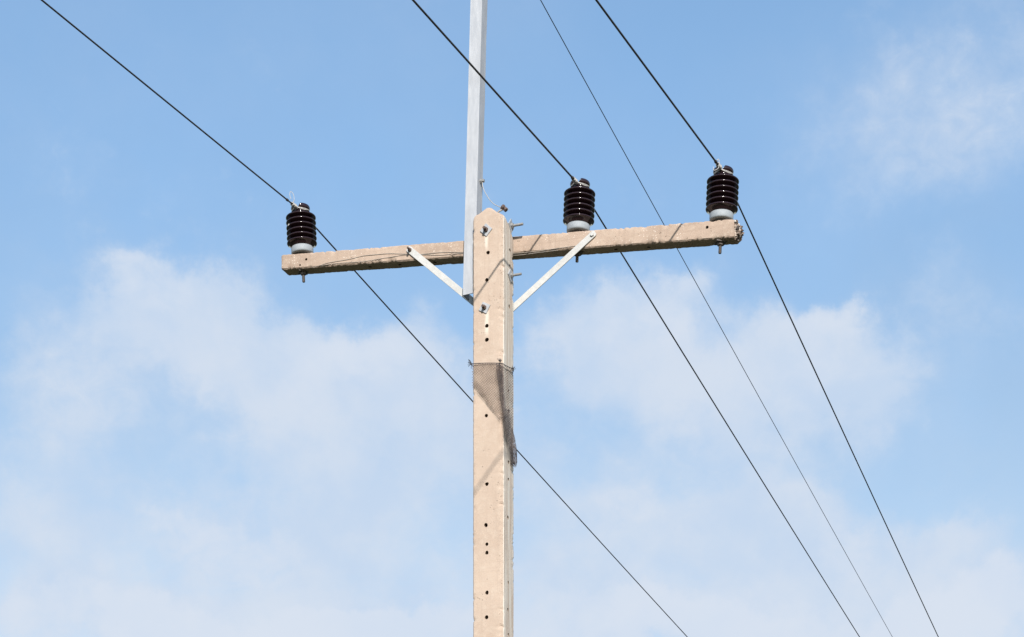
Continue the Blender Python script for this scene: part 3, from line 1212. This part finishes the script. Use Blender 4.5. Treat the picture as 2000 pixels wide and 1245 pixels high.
# stranded tail rising out of the pole top
bm = bmesh.new()
t0, t1 = on_y(972, 414.5, cy) - O, on_y(984, 408, cy) - O
add_tube(bm, [t0 - Vector((0.002, 0, 0.02)), t0, t1], 0.0034, 8)
hp = []
for i in range(60):
    f = i / 59
    a = f * 5 * 2 * math.pi
    p = t0.lerp(t1, f)
    hp.append(p + Vector((0.0, math.cos(a), math.sin(a))) * 0.0048)
add_tube(bm, hp, 0.0017, 6)
mesh('lead', bm, M_alu, bw)

# ------------------------------------------------------------------ loose fine wire lying along the arm
lw = empty('loose_wire', to_world((XL + 0.2, AY, arm_bot(XL + 0.2))), -T)
tag(lw, 'thin loose wire strands lying along the front of the cross-arm', 'wire')
O = Vector((XL + 0.2, AY, arm_bot(XL + 0.2)))
yf = AY - 0.0022
for strand in ([(610, 523), (627, 518), (644, 513), (680, 507), (710, 500), (740, 497), (760, 495.6), (779, 496), (822, 496.6), (863, 493.3), (903, 493.3), (940, 494), (1006, 495), (1045, 491.5), (1079, 486.6), (1128, 480)],
               [(627, 519), (660, 514.5), (710, 511), (740, 506), (760, 503), (792, 498), (831, 497.8), (860, 498.5), (903, 495.3), (940, 498), (1006, 499), (1050, 494), (1090, 489)]):
    bm = bmesh.new()
    pts = []
    for px, py in strand:
        yy = yf
        pts.append(on_y(px, py, yy) - O)
    add_tube(bm, spline(pts, 6), 0.00135, 6)
    mesh('strand', bm, M_fine, lw)

# ------------------------------------------------------------------ torn net tied round the pole
NO = Vector((0, FRONT - 0.01, on_y(950, 710, FRONT).z))
net = empty('torn_net', to_world(NO), -T)
tag(net, 'torn dark mesh net tied round the pole below the lower front bolt', 'net')


def skin(px, py, off):
    """photo pixel -> point just off the pole's front / chamfer / right face"""
    fx, sx = 974.0, 985.0
    if px <= fx:
        return on_y(px, py, FRONT - off)
    if px >= sx:
        if px > 1003:
            p = on_y(px, py, BACK - 0.02)
            return p
        p = on_x(px, py, RIGHT + off)
        p.y = min(p.y, BACK + 0.01)
        return p
    f = (px - fx) / (sx - fx)
    a, b = on_y(fx, py, FRONT - off), on_x(sx, py, RIGHT + off)
    p = a.lerp(b, f)
    out = Vector((1, -1, 0)).normalized()
    return p + out * off * 0.6 * math.sin(math.pi * f)


def sheet(name, cols, rows, off, wob, seed, mat=None):
    """cols: list of ((x_top,y_top),(x_bot,y_bot)); bilinear net sheet with UVs in metres"""
    bm = bmesh.new()
    uvl = bm.loops.layers.uv.new('UVMap')
    gr, uv = [], {}
    ncol = 10 * (len(cols) - 1)
    for i in range(ncol + 1):
        f = i / 10
        k = min(int(f), len(cols) - 2)
        f -= k
        (a, b), (c, d_) = cols[k], cols[k + 1]
        top = Vector(a).lerp(Vector(c), f)
        bot = Vector(b).lerp(Vector(d_), f)
        line = []
        for j in range(rows + 1):
            q = top.lerp(bot, j / rows)
            w = wob * mn.noise(Vector((q.x * 0.11, q.y * 0.035, seed)))
            p = skin(q.x, q.y, off + 0.5 * wob + w) - NO
            v = bm.verts.new(p)
            uv[v] = (q.x / 330.0 + 0.02 * math.sin(q.y * 0.02), q.y / 350.0)
            line.append(v)
        gr.append(line)
    for i in range(ncol):
        for j in range(rows):
            fc = bm.faces.new((gr[i][j], gr[i + 1][j], gr[i + 1][j + 1], gr[i][j + 1]))
            for l in fc.loops:
                l[uvl].uv = uv[l.vert]
    return mesh(name, bm, mat or M_net, net)


V2 = lambda x, y: (x, y)
sheet('net_sheet', [(V2(922, 710), V2(922, 758)), (V2(931, 710), V2(931, 759)), (V2(942, 710), V2(946, 780)), (V2(955, 710), V2(958, 800)),
                    (V2(966, 710), V2(972, 812)), (V2(976, 710), V2(982, 824)), (V2(984, 712), V2(989, 850)), (V2(993, 717), V2(996, 880)), (V2(1002.5, 722), V2(1002.8, 905))],
      36, 0.006, 0.004, 1.0)
# folded second layers: along the corner, and the doubled hems
sheet('net_fold', [(V2(968, 709), V2(984, 832)), (V2(974, 709), V2(990, 850)), (V2(981, 711), V2(993, 862))], 36, 0.016, 0.006, 5.0, M_net2)
sheet('net_fold', [(V2(970, 711), V2(985, 835)), (V2(979, 711), V2(996, 880))], 36, 0.021, 0.006, 8.0, M_net2)
sheet('net_fold', [(V2(922, 722), V2(978, 818)), (V2(922, 752), V2(976, 822))], 36, 0.011, 0.003, 11.0)
sheet('net_fold', [(V2(943, 710), V2(968, 735)), (V2(948, 710), V2(974, 735))], 14, 0.011, 0.003, 15.0)
sheet('net_fold', [(V2(982, 800), V2(999, 905)), (V2(988, 800), V2(1003, 908)), (V2(996, 800), V2(1003, 908))], 30, 0.013, 0.008, 21.0, M_net2)

sheet('net_fold', [(V2(966, 712), V2(981, 830)), (V2(976, 712), V2(992, 872))], 36, 0.026, 0.006, 31.0)
# hanging torn tail: crumpled cone of net
bm = bmesh.new()
uvl = bm.loops.layers.uv.new('UVMap')
ctrl = [(998, 836, 2.5), (1000.5, 855, 4.0), (1002.5, 872, 5), (1004.5, 890, 5.0), (1005.5, 903, 4.4), (1005, 912, 2.6)]
gr, uv = [], {}
NS = 20
for i in range(41):
    f = i / 40 * (len(ctrl) - 1)
    k = min(int(f), len(ctrl) - 2)
    f -= k
    a, b = ctrl[k], ctrl[k + 1]
    px, py, rp = (a[q] + (b[q] - a[q]) * f for q in range(3))
    c = on_y(px, py, BACK - 0.035)
    line = []
    for s in range(NS):
        an = 2 * math.pi * s / NS
        rr = rp / 350 * (1 + 0.55 * mn.noise(Vector((math.cos(an) * 2, math.sin(an) * 2, py * 0.06))) + 0.25 * math.cos(4 * an + py * .05))
        p = c + Vector((rr * math.cos(an), rr * 1.5 * math.sin(an), 0.004 * mn.noise(Vector((s * 0.9, i * 0.7, 3))))) - NO
        v = bm.verts.new(p)
        uv[v] = (s / NS * 0.09, py / 350)
        line.append(v)
    gr.append(line)
for i in range(40):
    for s in range(NS):
        s2 = (s + 1) % NS
        fc = bm.faces.new((gr[i][s], gr[i][s2], gr[i + 1][s2], gr[i + 1][s]))
        for l in fc.loops:
            u, v = uv[l.vert]
            if s2 == 0 and l.vert in (gr[i][0], gr[i + 1][0]):
                u = 0.09
            l[uvl].uv = (u, v)
mesh('net_tail', bm, M_net2, net)

# cord along the top hem, all the way round the pole, with frayed knots
bm = bmesh.new()
top = [skin(px, py, 0.009) for px, py in ((921, 711), (935, 710), (950, 709.5), (965, 709.5), (975, 710), (981, 711), (986, 713.5), (994, 717.5), (1002.5, 722))]
top += [Vector((RIGHT - 0.02, BACK + 0.008, top[-1].z)), Vector((0, BACK + 0.008, top[-1].z + 0.01)), Vector((LEFT - 0.006, BACK, top[0].z)), Vector((LEFT - 0.008, FRONT - 0.004, top[0].z)), top[0]]
cp = [p - NO for p in top]
add_tube(bm, spline(cp, 5), 0.0022, 8)
mesh('cord', bm, M_cord, net)
rnd = random.Random(3)


def fray(px, py, off, n, ln, bias):
    bm = bmesh.new()
    c = skin(px, py, off) - NO
    for k in range(n):
        d_ = Vector((rnd.uniform(-1, 1), rnd.uniform(-1, 0.3), rnd.uniform(-1, 1))) + Vector(bias)
        d_.normalize()
        l = ln * rnd.uniform(0.5, 1.2)
        pts = [c, c + d_ * l * 0.5 + Vector((rnd.uniform(-.2, .2) * l, 0, rnd.uniform(-.2, .2) * l)), c + d_ * l]
        add_tube(bm, spline(pts, 3), 0.0013, 5)
    mesh('frayed_knot', bm, M_cord, net)


fray(921, 711, 0.012, 14, 0.024, (-0.9, 0, 0))
fray(976, 708, 0.016, 16, 0.020, (0.3, -0.2, 0.7))
fray(1001, 721, 0.014, 10, 0.016, (0.6, 0, 0.2))
fray(1002, 905, 0.02, 16, 0.020, (0.5, 0, -0.3))
